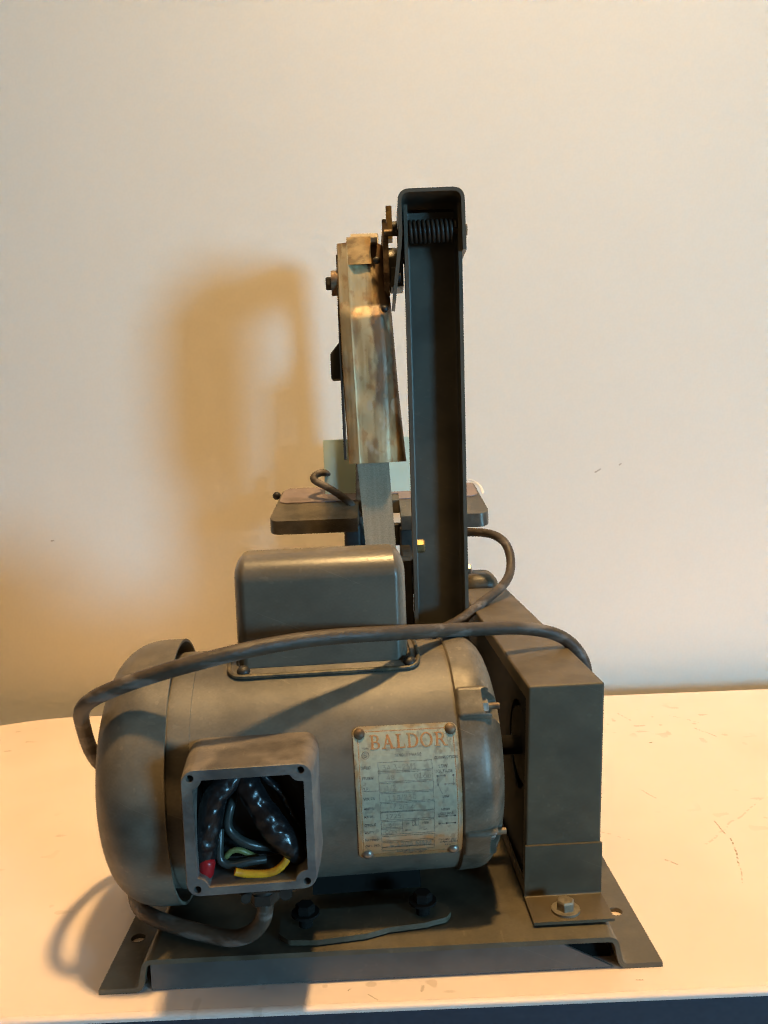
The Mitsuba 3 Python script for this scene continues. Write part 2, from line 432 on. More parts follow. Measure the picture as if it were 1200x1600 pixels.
put('table__core_board', ex_z(inner.buffer(-0.0004), -0.040, -0.0036), 'edge_navy', False)
put('table__edge_band', ex_z(outline.buffer(-0.0006).difference(outline.buffer(-0.003)), -0.042, -0.0036), 'edge_navy', False, label='dark navy edging along the tabletop')
for x, y in ((-0.47, 0.50), (0.84, 0.50), (-0.44, 0.90), (0.80, 0.90)):
    put('table__leg', rbox((x - .018, y - .018, -0.739), (x + .018, y + .018, -0.0405), .004), 'leg_metal')
labels['table'] = {'label': 'white laminate table with rounded corners and dark navy edge under the belt sander', 'category': 'table'}

# ---------------------------------------------------------------- the belt sander
S = 'belt_sander'
labels[S] = {'label': 'old gray belt sander with motor, steel column and open wiring box on the white table', 'category': 'belt sander'}

# base plate: one folded sheet with two bolt-down flanges
bp = sheet([(-0.178, 0.0016), (-0.1535, 0.0016), (-0.1505, 0.0184), (0.1265, 0.0184), (0.1295, 0.0016), (0.1540, 0.0016)], 0.0030, 0.0042)
bm = man(ex_y(bp, 0.4665, 0.975))
for x, y in ((0.1421, 0.5213), (-0.1690, 0.5178), (0.1421, 0.93), (-0.1690, 0.93)):
    bm = bm - m3.Manifold.cylinder(0.02, 0.0046, 0.0046, 24).translate([x, y, -0.008])
put(f'{S}__base_plate', turn(bm, 0.9, [0, 0.467, 0]), 'base_paint', 35)
BZ = 0.0202
fp_poly = Polygon([(-0.1475, 0.0006), (0.1250, 0.0006), (0.0940, 0.0167), (-0.1475, 0.0167)])  # slanted right end shapes the dark wedge of shade under the base
put(f'{S}__base_plate__front_panel', turn(ex_y(fp_poly, 0.4680, 0.4698), 0.9, [0, 0.467, 0]), 'panel_paint', False, label='blue gray closing panel under the front edge, right end slanted to shape a wedge of shade')
put(f'{S}__base_plate__wedge_shade', turn(ex_y(Polygon([(0.060, 0.0005), (0.1270, 0.0005), (0.1245, 0.0166), (0.060, 0.0166)]), 0.4790, 0.4806), 0.9, [0, 0.467, 0]), 'shade_black', False)  # added dark plate, paints the shade seen through the wedge

# ---- motor
fan_out = smooth_prof([(-0.188, 0.0), (-0.1878, 0.030), (-0.1855, 0.050), (-0.180, 0.0665), (-0.171, 0.0775), (-0.160, 0.0832), (-0.150, 0.0845), (-0.138, 0.0845)], 44)
fan_in = np.array([(-0.138, 0.0828), (-0.150, 0.0826), (-0.165, 0.078), (-0.178, 0.060), (-0.180, 0.0)])
shell = [(-0.160, 0.0), (-0.160, MR), (0.0360, MR), (0.0360, 0.0)]
put(f'{S}__motor', motor(lathe([(-0.150, 0.02), (-0.150, MR), (0.0352, MR), (0.0352, 0.02)], 128)), 'motor_paint', 30)
fan = lathe(np.vstack([fan_out, fan_in]), 128)
put(f'{S}__motor__fan_cover', motor(fan), 'motor_paint', 40)
put(f'{S}__motor__band', motor(lathe([(-0.1385, MR - .001), (-0.1385, MR + .0009), (-0.1255, MR + .0009), (-0.1252, MR - .001)], 128)), 'motor_paint', 30)
bell = smooth_prof([(0.0430, 0.0762), (0.0515, 0.0753), (0.0575, 0.0710), (0.0620, 0.0635), (0.0650, 0.052), (0.0660, 0.03), (0.0660, 0.004)], 30)
bell = np.vstack([[(0.0352, 0.004), (0.0352, 0.0755), (0.0362, 0.0764)], bell])
bellm = m3.Manifold.revolve(m3.CrossSection([np.c_[bell[:, 1], bell[:, 0]]], m3.FillRule.NonZero), 128).rotate([0, 0, 0])
# (x, y, z=a) -> (a, f, u): a cyclic turn of the axes
bellm = bellm.transform(np.array([[0, 0, 1, 0], [1, 0, 0, 0], [0, 1, 0, 0]], float))
LUGS = (41, -27, 139, 221)
for d in LUGS:
    c, s = math.cos(math.radians(d)), math.sin(math.radians(d))
    lug = rbox((0.0354, 0.052, -0.0105), (0.0570, 0.0782, 0.0105), 0.003).rotate([d, 0, 0])
    bellm = bellm + lug
    cut = rbox((0.0515, 0.058, -0.0085), (0.08, 0.09, 0.0085), 0.002).rotate([d, 0, 0])
    bellm = bellm - cut
bt = tm(bellm)
put(f'{S}__motor__end_bell', motor(bt), 'bell_paint', 32)
for k, d in enumerate(LUGS):
    c, s = math.cos(math.radians(d)), math.sin(math.radians(d))
    nut = hexbolt([0.0516, 0.0685 * c, 0.0685 * s], [1, 0, 0], 0.0085, 0.0045)
    stud = cyl([0.053, 0.0685 * c, 0.0685 * s], [0.0632, 0.0685 * c, 0.0685 * s], 0.0021, 14)
    put(f'{S}__motor__nut', motor(nut), 'steel', 25)
    put(f'{S}__motor__stud', motor(stud), 'rusty_steel', 25)
# shaft and pulley between the motor and the guard
put(f'{S}__motor__shaft', motor(cyl([0.069, 0, 0], [0.105, 0, 0], 0.0065)), 'shade_black')
# welded foot with slots
saddle = Polygon([(-0.034, 0.0272 - .105)] + [(MR * math.sin(t) * .985, -MR * math.cos(t) * .985) for t in np.linspace(-0.40, 0.40, 17)][::1] +
                 [(0.034, 0.0272 - .105)])
sad = ex_x(Polygon([(p, q) for p, q in saddle.exterior.coords]).buffer(0), -0.058, 0.012)
put(f'{S}__motor__foot', motor(sad), 'shade_black', 35)
foot = sbox(-0.075, 0.045, 0.021, 0.0765).buffer(0.0, join_style=1)
fp = Polygon([(-0.078, 0.046), (0.018, 0.046), (0.026, 0.052), (0.0275, 0.060), (0.024, 0.066), (0.010, 0.0700), (-0.012, 0.0720), (-0.026, 0.0765), (-0.055, 0.0790), (-0.072, 0.077), (-0.078, 0.070)]).buffer(-.004).buffer(.004, quad_segs=6)
fpm = extrude(fp, 0.0032)
fpm.vertices[:, 2] += BZ + 0.0008 - .105
put(f'{S}__motor__foot_strip', motor(fpm), 'base_paint', 35)
for a, fy in ((0.010, 0.061), (-0.062, 0.064)):
    u0 = BZ + 0.005 - .105
    put(f'{S}__motor__foot_bolt', motor(cat(cyl([a, fy, u0], [a, fy, u0 + .012], 0.0042, 18), cyl([a, fy, u0 + .007], [a, fy, u0 + .0085], 0.0085, 24), hexbolt([a, fy, u0 + .0085], [0, 0, 1], 0.0105, 0.005))), 'shade_black', 25)

# ---- capacitor cover on top of the motor
bits = []
for a in (-0.1000 + .0085, 0.0113 - .0085):
    for fy in (-0.027 + .019, 0.027 - .019):
        bits.append(m3.Manifold.sphere(1.0, 40).scale([.0085, .019, .017]).translate([a, fy, 0.1420 - .017]))
        bits.append(m3.Manifold.cylinder(0.002, 1.0, 1.0, 40).scale([.0085, .019, 1]).translate([a, fy, 0.055]))
cov = m3.Manifold.batch_hull(bits)
put(f'{S}__capacitor_cover', motor(cov), 'cover_paint', 45)
fl = []
for a0, a1, f0, f1 in ((-0.1045, 0.0165, -0.0345, 0.0345),):
    rr = 0.008
    q = sbox(a0 + rr, f0 + rr, a1 - rr, f1 - rr).buffer(rr, quad_segs=5).exterior
    for s in np.linspace(0, q.length, 120, endpoint=False):
        w = q.interpolate(s)
        fl.append([w.x, w.y, math.sqrt(MR ** 2 - w.y ** 2) + .0016])
fl = np.array(fl)
put(f'{S}__capacitor_cover__flange', motor(tube(fl, 0.0015, 8, 0.003, spline=False, closed=True, wob=.12, caps=False)), 'flange_rust', 40)
skirt = []
for s in (1.0,):
    n = len(fl)
    inn2 = fl * [1, 1, 1] - np.array([-0.044, 0, 0])
    inn2 = inn2 * [0.93, 0.82, 1] + np.array([-0.044, 0, 0])
    inn2[:, 2] = np.sqrt(MR ** 2 - inn2[:, 1] ** 2) + .0022
    v = np.vstack([fl, inn2])
    k = np.arange(n)
    fq = np.c_[k, (k + 1) % n, n + (k + 1) % n, n + k]
    sk = trimesh.Trimesh(v, np.vstack([fq[:, [0, 1, 2]], fq[:, [0, 2, 3]]]), process=False)
put(f'{S}__capacitor_cover__skirt', motor(sk), 'motor_paint', True)
for a, fy in ((-0.095, 0.030), (0.0105, 0.030)):
    u = math.sqrt(MR ** 2 - fy ** 2)
    put(f'{S}__capacitor_cover__screw', motor(dome([a, fy, u + .002], [0, fy, u], 0.0042, 0.0034)), 'dark_iron', 40)

# ---- wiring box, open towards the camera
a0, a1, u0, u1 = -0.1236, -0.0524, -0.0328, 0.0386
W, Hh = a1 - a0, u1 - u0


def box_at(f, grow=0.0, r=0.006):
    return [((a0 - grow, u0 - grow), (a1 + grow, u1 + grow), f, r)]


def rrect(x0, y0, x1, y1, r):
    return sbox(x0 + r, y0 + r, x1 - r, y1 - r).buffer(r, quad_segs=6)


def ring3(poly, f):
    c = np.array(poly.exterior.coords)[:-1]
    return np.c_[c[:, 0], np.full(len(c), f), c[:, 1]]


outer_pts = np.vstack([ring3(rrect(a0 + .0006, u0 + .0006, a1 - .0006, u1 - .0006, .007), 0.1088), ring3(rrect(a0, u0, a1, u1, .0074), 0.1080),
                       ring3(rrect(a0 - .001, u0 - .0005, a1 + .002, u1 + .0005, .0075), 0.090), ring3(rrect(a0 - .003, u0 - .001, a1 + .005, u1 + .002, .009), 0.040)])
body = man(trimesh.convex.convex_hull(outer_pts))
cylm = m3.Manifold.cylinder(0.4, MR - .0004, MR - .0004, 96).rotate([0, 90, 0]).translate([-0.3, 0, 0])
body = body - cylm
SCR = [(-0.1184, 0.0338), (-0.0588, 0.0346), (-0.0580, -0.0283), (-0.1176, -0.0286)]
hole = rrect(a0 + .0062, u0 + .0050, a1 - .0050, u1 - .0062, .004)
for x, y in SCR:
    hole = hole.difference(Point(x, y).buffer(0.0062, quad_segs=8))
hole = hole.buffer(-.0008).buffer(.0016).buffer(-.0008)
hv = extrude(hole, 0.06)
hv = trimesh.Trimesh(np.asarray(hv.vertices)[:, [0, 2, 1]] + [0, 0.077, 0], np.asarray(hv.faces), process=False)
if hv.volume < 0:
    hv.invert()
body = body - man(hv)
for x, y in SCR:
    body = body - m3.Manifold.cylinder(0.03, 0.0021, 0.0021, 16).rotate([-90, 0, 0]).translate([x, 0.094, y])
put(f'{S}__wiring_box', motor(body), 'cast_gray', 32, label='open cast wiring box with wires inside and four screw holes')
B = f'{S}__wiring_box'
f = 0.096
put(f'{B}__taped_wire', motor(tube([(-0.089, .086, 0.031), (-0.0975, .093, 0.0262), (-0.1060, f, 0.0195), (-0.1105, f, 0.0075), (-0.1135, f, -0.006), (-0.1145, f, -0.019)], [.0062, .0068, .0070, .0070, .0066, .0058], 18, .0006, wob=.12, seed=3, ribs=.05)), 'black_vinyl', 50, label='thick wire bundle wrapped in black tape on the left')
put(f'{B}__taped_wire', motor(tube([(-0.093, .086, 0.031), (-0.0890, .093, 0.0215), (-0.0825, f, 0.0100), (-0.0740, f + .003, -0.0030), (-0.0668, f + .002, -0.0130), (-0.0632, .094, -0.0215)], [.0062, .0072, .0076, .0074, .0066, .0050], 18, .0006, wob=.13, seed=5, ribs=.05)), 'black_vinyl', 50, label='thick wire bundle wrapped in black tape on the right')
put(f'{B}__black_wire', motor(tube([(-0.0860, .083, 0.029), (-0.0790, .088, 0.0225), (-0.0730, .088, 0.0165), (-0.0680, .088, 0.0065), (-0.0625, .087, -0.006)], .0022, 12)), 'black_vinyl', 50)
put(f'{B}__gray_wire', motor(tube([(-0.0985, .082, 0.014), (-0.1000, .089, 0.0080), (-0.1018, .090, -0.0030), (-0.0955, .091, -0.0104), (-0.0870, .090, -0.0150), (-0.0790, .086, -0.0180)], .0026, 12)), 'gray_wire', 50)
put(f'{B}__gray_wire', motor(tube([(-0.1062, .092, -0.003), (-0.1066, .095, -0.0120), (-0.1060, .096, -0.0195), (-0.1005, .096, -0.0225), (-0.0930, .095, -0.0221), (-0.0815, .092, -0.0226)], .0023, 12)), 'gray_wire', 50)
put(f'{B}__olive_wire', motor(tube([(-0.1045, .090, -0.0240), (-0.1035, .090, -0.0196), (-0.0995, .090, -0.0168), (-0.0950, .090, -0.0174), (-0.0915, .089, -0.0200), (-0.0870, .086, -0.0240)], .0017, 12)), 'olive_wire', 50)
put(f'{B}__yellow_wire', motor(tube([(-0.0980, .1010, -0.0238), (-0.0935, .1005, -0.0255), (-0.0880, .1005, -0.0262), (-0.0805, .1005, -0.0266), (-0.0735, .100, -0.0243), (-0.0690, .099, -0.0195), (-0.0668, .097, -0.0155)], .0022, 12)), 'yellow_wire', 50, label='bright yellow wire across the bottom of the box')
put(f'{B}__wire_cap', motor(m3.Manifold.batch_hull([m3.Manifold.sphere(.0046, 16).translate([-0.1133, f + .003, -0.0190]), m3.Manifold.sphere(.0042, 16).translate([-0.1140, f + .003, -0.0240])])), 'red_plastic', 40, label='red plastic wire cap')
for x0 in (-0.0990, -0.0918, -0.0862):
    put(f'{B}__clamp_piece', motor(rbox((x0, .082, -0.0320), (x0 + .0052, .093, -0.0285), .0008)), 'steel', 30)
put(f'{B}__shade_plate', motor(rbox((a0 + .0064, .0750, u0 + .0064), (a1 - .0052, .0785, u1 - .0052), .0008)), 'black', 30)  # added black plate that puts deep shade behind the wires
put(f'{B}__cord_clamp', motor(cat(rbox((-0.0980, .080, -0.0395), (-0.0640, .099, -0.0322), .002), cyl([-0.0925, .098, -0.0385], [-0.0925, .104, -0.0385], .0028, 14), cyl([-0.0705, .098, -0.0375], [-0.0705, .104, -0.0375], .0036, 14))), 'dark_iron', 35)

put(f'{B}__cord_connector', cat(cyl([-0.0783, .4640, .0560], [-0.0783, .4640, .0725], .0075, 24), cyl([-0.0783, .4640, .0540], [-0.0783, .4640, .0600], .0088, 6)), 'dark_iron', 30)

# ---- nameplate on the curve of the motor
PW, PH = 0.0630, 0.0850
PA, PT = -0.0288, math.radians(32.7)


def wrap(m, lift, skew=0.010):
    """Flat plate coordinates (x right, y down from the top left, z proud) onto the motor shell."""
    m = tm(m)
    v = np.asarray(m.vertices)
    x, y, z = v[:, 0], v[:, 1], v[:, 2]
    xx = x + 0.010 * y
    yy = y + skew * (x - PW / 2)
    th = PT - yy / MR
    r = MR + lift + z
    return motor(trimesh.Trimesh(np.c_[PA + xx, r * np.cos(th), r * np.sin(th)], m.faces, process=False))


nx, ny = 24, 40
gx, gy = np.meshgrid(np.linspace(0, 1, nx), np.linspace(0, 1, ny))
rc = 0.05
pv = []
plate_poly = rrect(0, 0, PW, PH, 0.0042)
import shapely
cells = []
for iy in range(ny):
    cells.append(plate_poly.intersection(sbox(-1, PH * iy / ny, 1, PH * (iy + 1) / ny)))
vv, ff, off = [], [], 0
for c in cells:
    q, t = trimesh.creation.triangulate_polygon(c, engine='earcut')
    vv.append(q); ff.append(np.asarray(t) + off); off += len(q)
vv, ff = np.vstack(vv), np.vstack(ff)
flat = trimesh.Trimesh(np.c_[vv, np.zeros(len(vv))], ff[:, ::-1], process=False)
ec = np.array([[q.x, q.y] for q in (plate_poly.exterior.interpolate(d) for d in np.linspace(0, plate_poly.exterior.length, 160, endpoint=False))])
k = np.arange(160)
side = trimesh.Trimesh(np.vstack([np.c_[ec, np.zeros(160)], np.c_[ec, np.full(160, -.0007)]]), np.vstack([np.c_[k, (k + 1) % 160, 160 + (k + 1) % 160], np.c_[k, 160 + (k + 1) % 160, 160 + k]]), process=False)
pm = trimesh.util.concatenate([flat, side])
puv = np.c_[pm.vertices[:, 0] / PW, pm.vertices[:, 1] / PH]
NP = f'{S}__nameplate'
put(NP, wrap(pm, 0.0010), 'plate_tin', False, uv=puv, label='aged metal nameplate with orange rust along its edges')


def flatpoly(polys, h=0.00012):
    ms = []
    for g in polys:
        for q in getattr(g, 'geoms', [g]):
            if q.area > 1e-10:
                ms.append(extrude(q, h))
    return trimesh.util.concatenate(ms)


def ink(x0, y0, x1, y1, w=0.00022):
    """A printed line as a thin rectangle, cut short enough to follow the curve."""
    n = max(1, int(abs(y1 - y0) / .004))
    return [LineString([(x0 + (x1 - x0) * i / n, y0 + (y1 - y0) * i / n), (x0 + (x1 - x0) * (i + 1) / n, y0 + (y1 - y0) * (i + 1) / n)]).buffer(w / 2, cap_style=3) for i in range(n)]


def text(s, xc, yc, h, bold=True, stretch=1.0, align='c', depth=0.00012):
    m = meshkit.text_mesh(s, h, depth, bold)
    v = m.vertices
    lo, hi = v[:, 0].min(), v[:, 0].max()
    ref = {'c': (lo + hi) / 2, 'l': lo}[align]
    m.vertices = np.c_[(v[:, 0] - ref) * stretch + xc * PW, yc * PH + h / 2 - v[:, 1], v[:, 2]]
    return m


# the maker's name in slab-serif capitals, drawn as outlines
def serif_letters():
    st, th = 0.15, 0.085     # stem and hairline, in cap heights

    def R(x0, y0, x1, y1):
        return sbox(x0, y0, x1, y1)

    def slab(x, y, w):
        return R(x - w / 2, y, x + w / 2, y + th)

    def bowl(x0, y0, x1, y1, hs, hh):
        e = affinity.scale(Point(0, 0).buffer(1, quad_segs=10), (x1 - x0), (y1 - y0) / 2)
        i = affinity.scale(Point(0, 0).buffer(1, quad_segs=10), (x1 - x0) - hs, (y1 - y0) / 2 - hh)
        d = affinity.translate(e.difference(i), x0, (y0 + y1) / 2)
        return d.intersection(R(x0, y0, x1 + 1, y1))
    L = {}
    L['B'] = (union_all([R(.12, 0, .12 + st, 1), slab(.16, 0, .30), slab(.16, 1 - th, .30), R(.16, 0, .42, th), R(.16, 1 - th, .40, 1), R(.16, .5 - th / 2, .42, .5 + th / 2),
                         bowl(.40, 0, .74, .53, st, th), bowl(.38, .47, .68, 1, st, th)]), .80)
    L['A'] = (union_all([Polygon([(.40, 1), (.52, 1), (.22, .0), (.14, .0)]), Polygon([(.36, 1), (.52, 1), (.86, 0), (.68, 0)]), R(.27, .30, .68, .30 + th), slab(.17, 0, .30), slab(.78, 0, .34)]), .98)
    L['L'] = (union_all([R(.12, 0, .12 + st, 1), slab(.20, 1 - th, .36), R(.02, 0, .66, th), Polygon([(.58, 0), (.66, 0), (.66, .30), (.60, .30)])]), .74)
    L['D'] = (union_all([R(.12, 0, .12 + st, 1), slab(.16, 0, .30), slab(.16, 1 - th, .30), R(.16, 0, .40, th), R(.16, 1 - th, .40, 1), bowl(.38, 0, .84, 1, st, th)]), .92)
    o = affinity.scale(Point(0, 0).buffer(1, quad_segs=14), .44, .52).difference(affinity.scale(Point(0, 0).buffer(1, quad_segs=14), .44 - st, .52 - th))
    L['O'] = (affinity.translate(o, .46, .5), .98)
    L['R'] = (union_all([R(.12, 0, .12 + st, 1), slab(.20, 0, .36), slab(.16, 1 - th, .30), R(.16, 1 - th, .42, 1), R(.16, .46, .42, .46 + th), bowl(.40, .46, .72, 1, st, th),
                         Polygon([(.42, .48), (.58, .48), (.84, 0), (.66, 0)]), slab(.80, 0, .26)]), .96)
    return L


L = serif_letters()
x, polys = 0.0, []
for ch in 'BALDOR':
    g, adv = L[ch]
    polys.append(affinity.translate(g, x, 0))
    x += adv + 0.04
hgt = 0.0082
sx = (0.745 * PW) / (x - .04) / hgt
polys = [affinity.affine_transform(g, [hgt * sx, 0, 0, -hgt, 0.155 * PW, 0.160 * PH]) for g in polys]
put(f'{NP}__title_lettering', wrap(flatpoly(polys, .0002), 0.0012), 'plate_orange', False, label='large worn orange word BALDOR')
tx = [text('SINGLE PHASE', .51, .205, .0016), text('CONNECTION', .865, .235, .0015), text('LOW', .835, .292, .0017), text('VOLTAGE', .835, .327, .0017), text('LINE', .845, .50, .0013),
      text('HIGH', .835, .595, .0015), text('VOLTAGE', .835, .628, .0015), text('TO REV. ROT.', .865, .852, .0011), text('INTERCHANGE', .865, .876, .0011), text('5 & 8', .855, .903, .0011)]
for s, y in (('SPEC', .278), ('FRAME', .348), ('H.P.', .418), ('VOLTS', .488), ('AMPS', .558), ('R.P.M.', .618), ('CYCLE', .682), ('DUTY', .744), ('RATING', .812), ('CAT. NO.', .868)):
    tx.append(text(s, .065, y, .0015, align='l'))
tx += [text('BALDOR ELECTRIC CO.', .51, .945, .0012), text('FT. SMITH, ARK.', .53, .967, .0012), text('PH', .475, .690, .0011), text('1', .545, .688, .0022), text('CODE', .64, .690, .0011),
       text('ENCL', .475, .744, .0011), text('S.F.', .64, .744, .0011), text('FORM', .11, .150, .0010)]
# round mark under the first rivet
mark = text('S', .105, .196, .0026)
put(f'{NP}__lettering', wrap(cat(*tx), 0.00108), 'plate_ink', False)
circ = Point(.108 * PW, .196 * PH).buffer(.0023, quad_segs=8).difference(Point(.108 * PW, .196 * PH).buffer(.0019, quad_segs=8))
put(f'{NP}__round_mark', wrap(cat(flatpoly([circ]), mark), 0.0010), 'plate_ink', False)
st = [text('34 3-2M1', .42, .282, .0030, False), text('48', .33, .350, .0030, False), text('0166', .635, .348, .0030, False), text('1/2', .33, .420, .0028, False), text('115/230', .43, .490, .0030, False),
      text('7.2/3.6', .44, .556, .0028, False), text('1725', .34, .624, .0028, False), text('60', .33, .690, .0026, False), text('CONT', .33, .75, .0024, False), text('L 1206 M&M', .50, .868, .0030, True)]
put(f'{NP}__stamped_values', wrap(cat(*st), 0.00108), 'plate_stamp', False)
ln = []
for y0_, y1_, xa, xb in ((.248, .308, .22, .73), (.318, .378, .22, .73), (.388, .448, .22, .73), (.458, .518, .22, .73), (.528, .588, .22, .73), (.594, .652, .22, .73), (.664, .714, .22, .425), (.724, .772, .22, .425),
                         (.664, .772, .425, .73), (.788, .832, .22, .73), (.846, .890, .22, .73), (.896, .930, .22, .73), (.670, .708, .515, .575)):
    ln += ink(xa * PW, y0_ * PH, xb * PW, y0_ * PH) + ink(xa * PW, y1_ * PH, xb * PW, y1_ * PH) + ink(xa * PW, y0_ * PH, xa * PW, y1_ * PH) + ink(xb * PW, y0_ * PH, xb * PW, y1_ * PH)
ln += ink(.06 * PW, .436 * PH, .22 * PW, .436 * PH)
for y in (.358, .648):
    X = (.775, .845, .925)
    for xx in X:
        for yy in (y, y + .058):
            ln.append(Point(xx * PW, yy * PH).buffer(.00062, quad_segs=5))
    ln += ink(X[0] * PW, y * PH, X[1] * PW, y * PH)
    if y < .5:
        ln += ink(X[0] * PW, y * PH, X[0] * PW, (y + .058) * PH) + ink(X[2] * PW, y * PH, X[2] * PW, (y + .058) * PH) + ink(X[1] * PW, (y + .058) * PH, X[2] * PW, (y + .058) * PH) + ink(X[0] * PW, (y + .06) * PH, .81 * PW, .48 * PH)
    else:
        ln += ink(X[1] * PW, y * PH, X[2] * PW, y * PH) + ink(X[0] * PW, (y + .058) * PH, X[2] * PW, (y + .058) * PH)
put(f'{NP}__printed_lines', wrap(flatpoly(ln, .00010), 0.00106), 'plate_ink', False)
b1 = rrect(.0026, .0030, PW - .0026, PH - .0030, .003)
bd = [b1.difference(b1.buffer(-.00045)).intersection(sbox(0, PH * i / 30, 1, PH * (i + 1) / 30)) for i in range(30)]
put(f'{NP}__border_line', wrap(flatpoly(bd, .0001), 0.00106), 'plate_orange', False)
for x, y in ((.062, .050), (.935, .045), (.085, .958), (.915, .958)):
    d = dome([0, 0, 0], [0, 0, 1], .0034, .0024)
    d.vertices = np.c_[np.asarray(d.vertices)[:, 0] + x * PW, np.asarray(d.vertices)[:, 1] + y * PH, np.asarray(d.vertices)[:, 2]]
    put(f'{NP}__rivet', wrap(d, 0.0010), 'steel' if y > .5 else 'rusty_steel', True)

# ---- belt guard over the pulleys, on the right
G = f'{S}__pulley_guard'
x0, x1, y0, y1, z0, z1 = 0.0800, 0.1284, 0.5128, 0.872, BZ + .001, 0.1597
t = 0.0016


def lean(m):
    m = tm(m).copy()
    v = np.asarray(m.vertices).copy()
    v[:, 0] += 0.0062 * (v[:, 2] - 0.023) / 0.137
    m.vertices = v
    return turn(m, 1.5, [x1, y0, 0])


gb = rbox((x0, y0, z0), (x1, y1, z1), .0016, 16) - m3.Manifold.cube([x1 - x0 - 2 * t, y1 - y0 - 2 * t, z1 - z0 - t + .01]).translate([x0 + t, y0 + t, z0 - .01])
gb = gb - m3.Manifold.cube([.02, y1 - y0 - 2 * .007, z1 - z0 - .018]).translate([x0 - .01, y0 + .007, z0 + .008])
put(G, lean(gb), 'guard_paint', 30, label='tall sheet metal guard box beside the motor')
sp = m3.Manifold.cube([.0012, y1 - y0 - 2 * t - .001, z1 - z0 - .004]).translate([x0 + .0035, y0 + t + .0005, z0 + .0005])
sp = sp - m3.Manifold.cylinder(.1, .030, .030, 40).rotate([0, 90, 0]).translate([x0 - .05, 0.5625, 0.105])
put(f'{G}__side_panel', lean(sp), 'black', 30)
br = sheet([(y0 - .0008 - .0302, z0 + .0012), (y0 - .0010, z0 + .0012), (y0 - .0010, 0.0565)], .0018, .0022)
put(f'{G}__mounting_bracket', lean(ex_x(br, x0 - .0004, x1 + .0004)), 'guard_paint', 30)
bc = np.array([0.1022, 0.4925, z0 + .0022])
put(f'{G}__washer', trimesh.creation.annulus(.0036, .0088, .0014, transform=trimesh.transformations.translation_matrix(bc + [0, 0, .0007])), 'dull_steel', 30)
put(f'{G}__bolt', hexbolt(bc + [0, 0, .0014], [0, 0, 1], .0098, .0055), 'dull_steel', 20)
# rounded end of the drive housing behind the guard
hb = rbox((0.0830, .884, .050), (0.1210, .935, .1715), .013, 24)
put(f'{S}__drive_housing', hb, 'guard_paint', 30)
put(f'{S}__drive_pulley', motor(cat(cyl([0.0875, 0, 0], [0.0935, 0, 0], .026, 40), cyl([0.0935, 0, 0], [0.1005, 0, 0], .021, 40), cyl([0.1005, 0, 0], [0.1065, 0, 0], .026, 40))), 'dark_iron', 30)

# ---- upright channel column
K = f'{S}__column'
ch = LineString(fillet_line([(0.0016, 0), (0.0016, 0.0300), (0.0476, 0.0300), (0.0476, 0)], 0.0045, 5)).buffer(.0016, cap_style=2, join_style=1, quad_segs=3)
cm = ex_z(affinity.translate(ch, 0, 0), 0, 0.503)
v = np.asarray(cm.vertices).copy()
zz = v[:, 2] + BZ + .001
v[:, 0] = v[:, 0] * (1 + 0.035 * (zz - .15) / .35) + 0.0245 + 0.0030 * (zz - 0.15) / 0.34
v[:, 1] += 0.750
v[:, 2] = zz
cm.vertices = v
put(K, cm, 'column_paint', 35, label='tall upright steel channel, open to the front')
cap = LineString(fillet_line([(0.0165, 0.441), (0.0242, 0.495), (0.0242, 0.5340), (0.0795, 0.5340), (0.0798, 0.482)], .009, 6)).buffer(.0016, cap_style=2, join_style=1, quad_segs=3)
capm = ex_y(cap, 0.7420, 0.805)
put(f'{K}__top_cap', capm, 'column_paint', 35, label='folded steel cap over the top of the column')
hel = np.array([(0.0315 + 0.0420 * s, 0.7600 + .0088 * math.cos(s * 2 * math.pi * 10.5), 0.5030 + .0088 * math.sin(s * 2 * math.pi * 10.5)) for s in np.linspace(0, 1, 260)])
put(f'{K}__cap_shade', rbox((0.0262, .7990, .4840), (0.0778, .8020, .5325), .0006), 'dark_iron', 30)  # added dark plate, gives the cap its shaded inside
put(f'{K}__spring', tube(hel, .00165, 8, .0018), 'dark_iron', 50, label='dark coil spring across the top of the column')
put(f'{K}__pin', cat(cyl([0.010, .760, .503], [0.0835, .760, .503], .0030, 16), cyl([0.0812, .760, .503], [0.0842, .760, .503], .0050, 6)), 'rusty_steel', 25)
put(f'{K}__bolt', cat(hexbolt([0.0295, 0.7640, 0.2200], [1, 0, 0], .0110, .0070)), 'brass_plate', 20, label='brass coloured bolt low in the column')
put(f'{K}__bolt', hexbolt([0.0742, 0.765, 0.1965], [1, 0, 0], .0085, .0045), 'steel', 20)

put(f'{K}__side_bracket', rbox((0.0105, .765, BZ + .001), (0.0242, .800, .2070), .001), 'dark_iron', 30)

# ---- arm that carries the upper wheel
R_ = f'{S}__tracking_arm'
arm = Polygon([(.760, .468), (.775, .450), (.90, .485), (.93, .495), (.93, .530), (.90, .532), (.80, .514), (.760, .512)])
put(R_, ex_x(arm, 0.0085, 0.0135), 'rusty_steel', 30)
put(f'{R_}__lever', ex_x(Polygon([(.770, .500), (.785, .500), (.783, .530), (.772, .530)]), 0.0125, 0.0178), 'brass_plate', 30, label='flat brass coloured lever tip')
put(f'{R_}__clip', rbox((0.0085, .764, .488), (0.0122, .775, .5165), .0008), 'dark_iron', 30)
put(f'{R_}__spacer', cat(cyl([0.0136, .782, .478], [0.0262, .782, .478], .0165, 32), rbox((0.0140, .765, .4565), (0.0262, .80, .474), .001)), 'column_paint', 30)
put(f'{R_}__screw', cyl([0.0175, .756, .5060], [0.0218, .756, .5060], .0058, 14), 'black', 30)
put(f'{R_}__screw', cyl([0.019, .757, .463], [0.0235, .757, .463], .0045, 14), 'black', 30)
# ---- plated wheel guard over the back of the belt
nz = 160
zs = np.linspace(0.2955, 0.5425, nz)


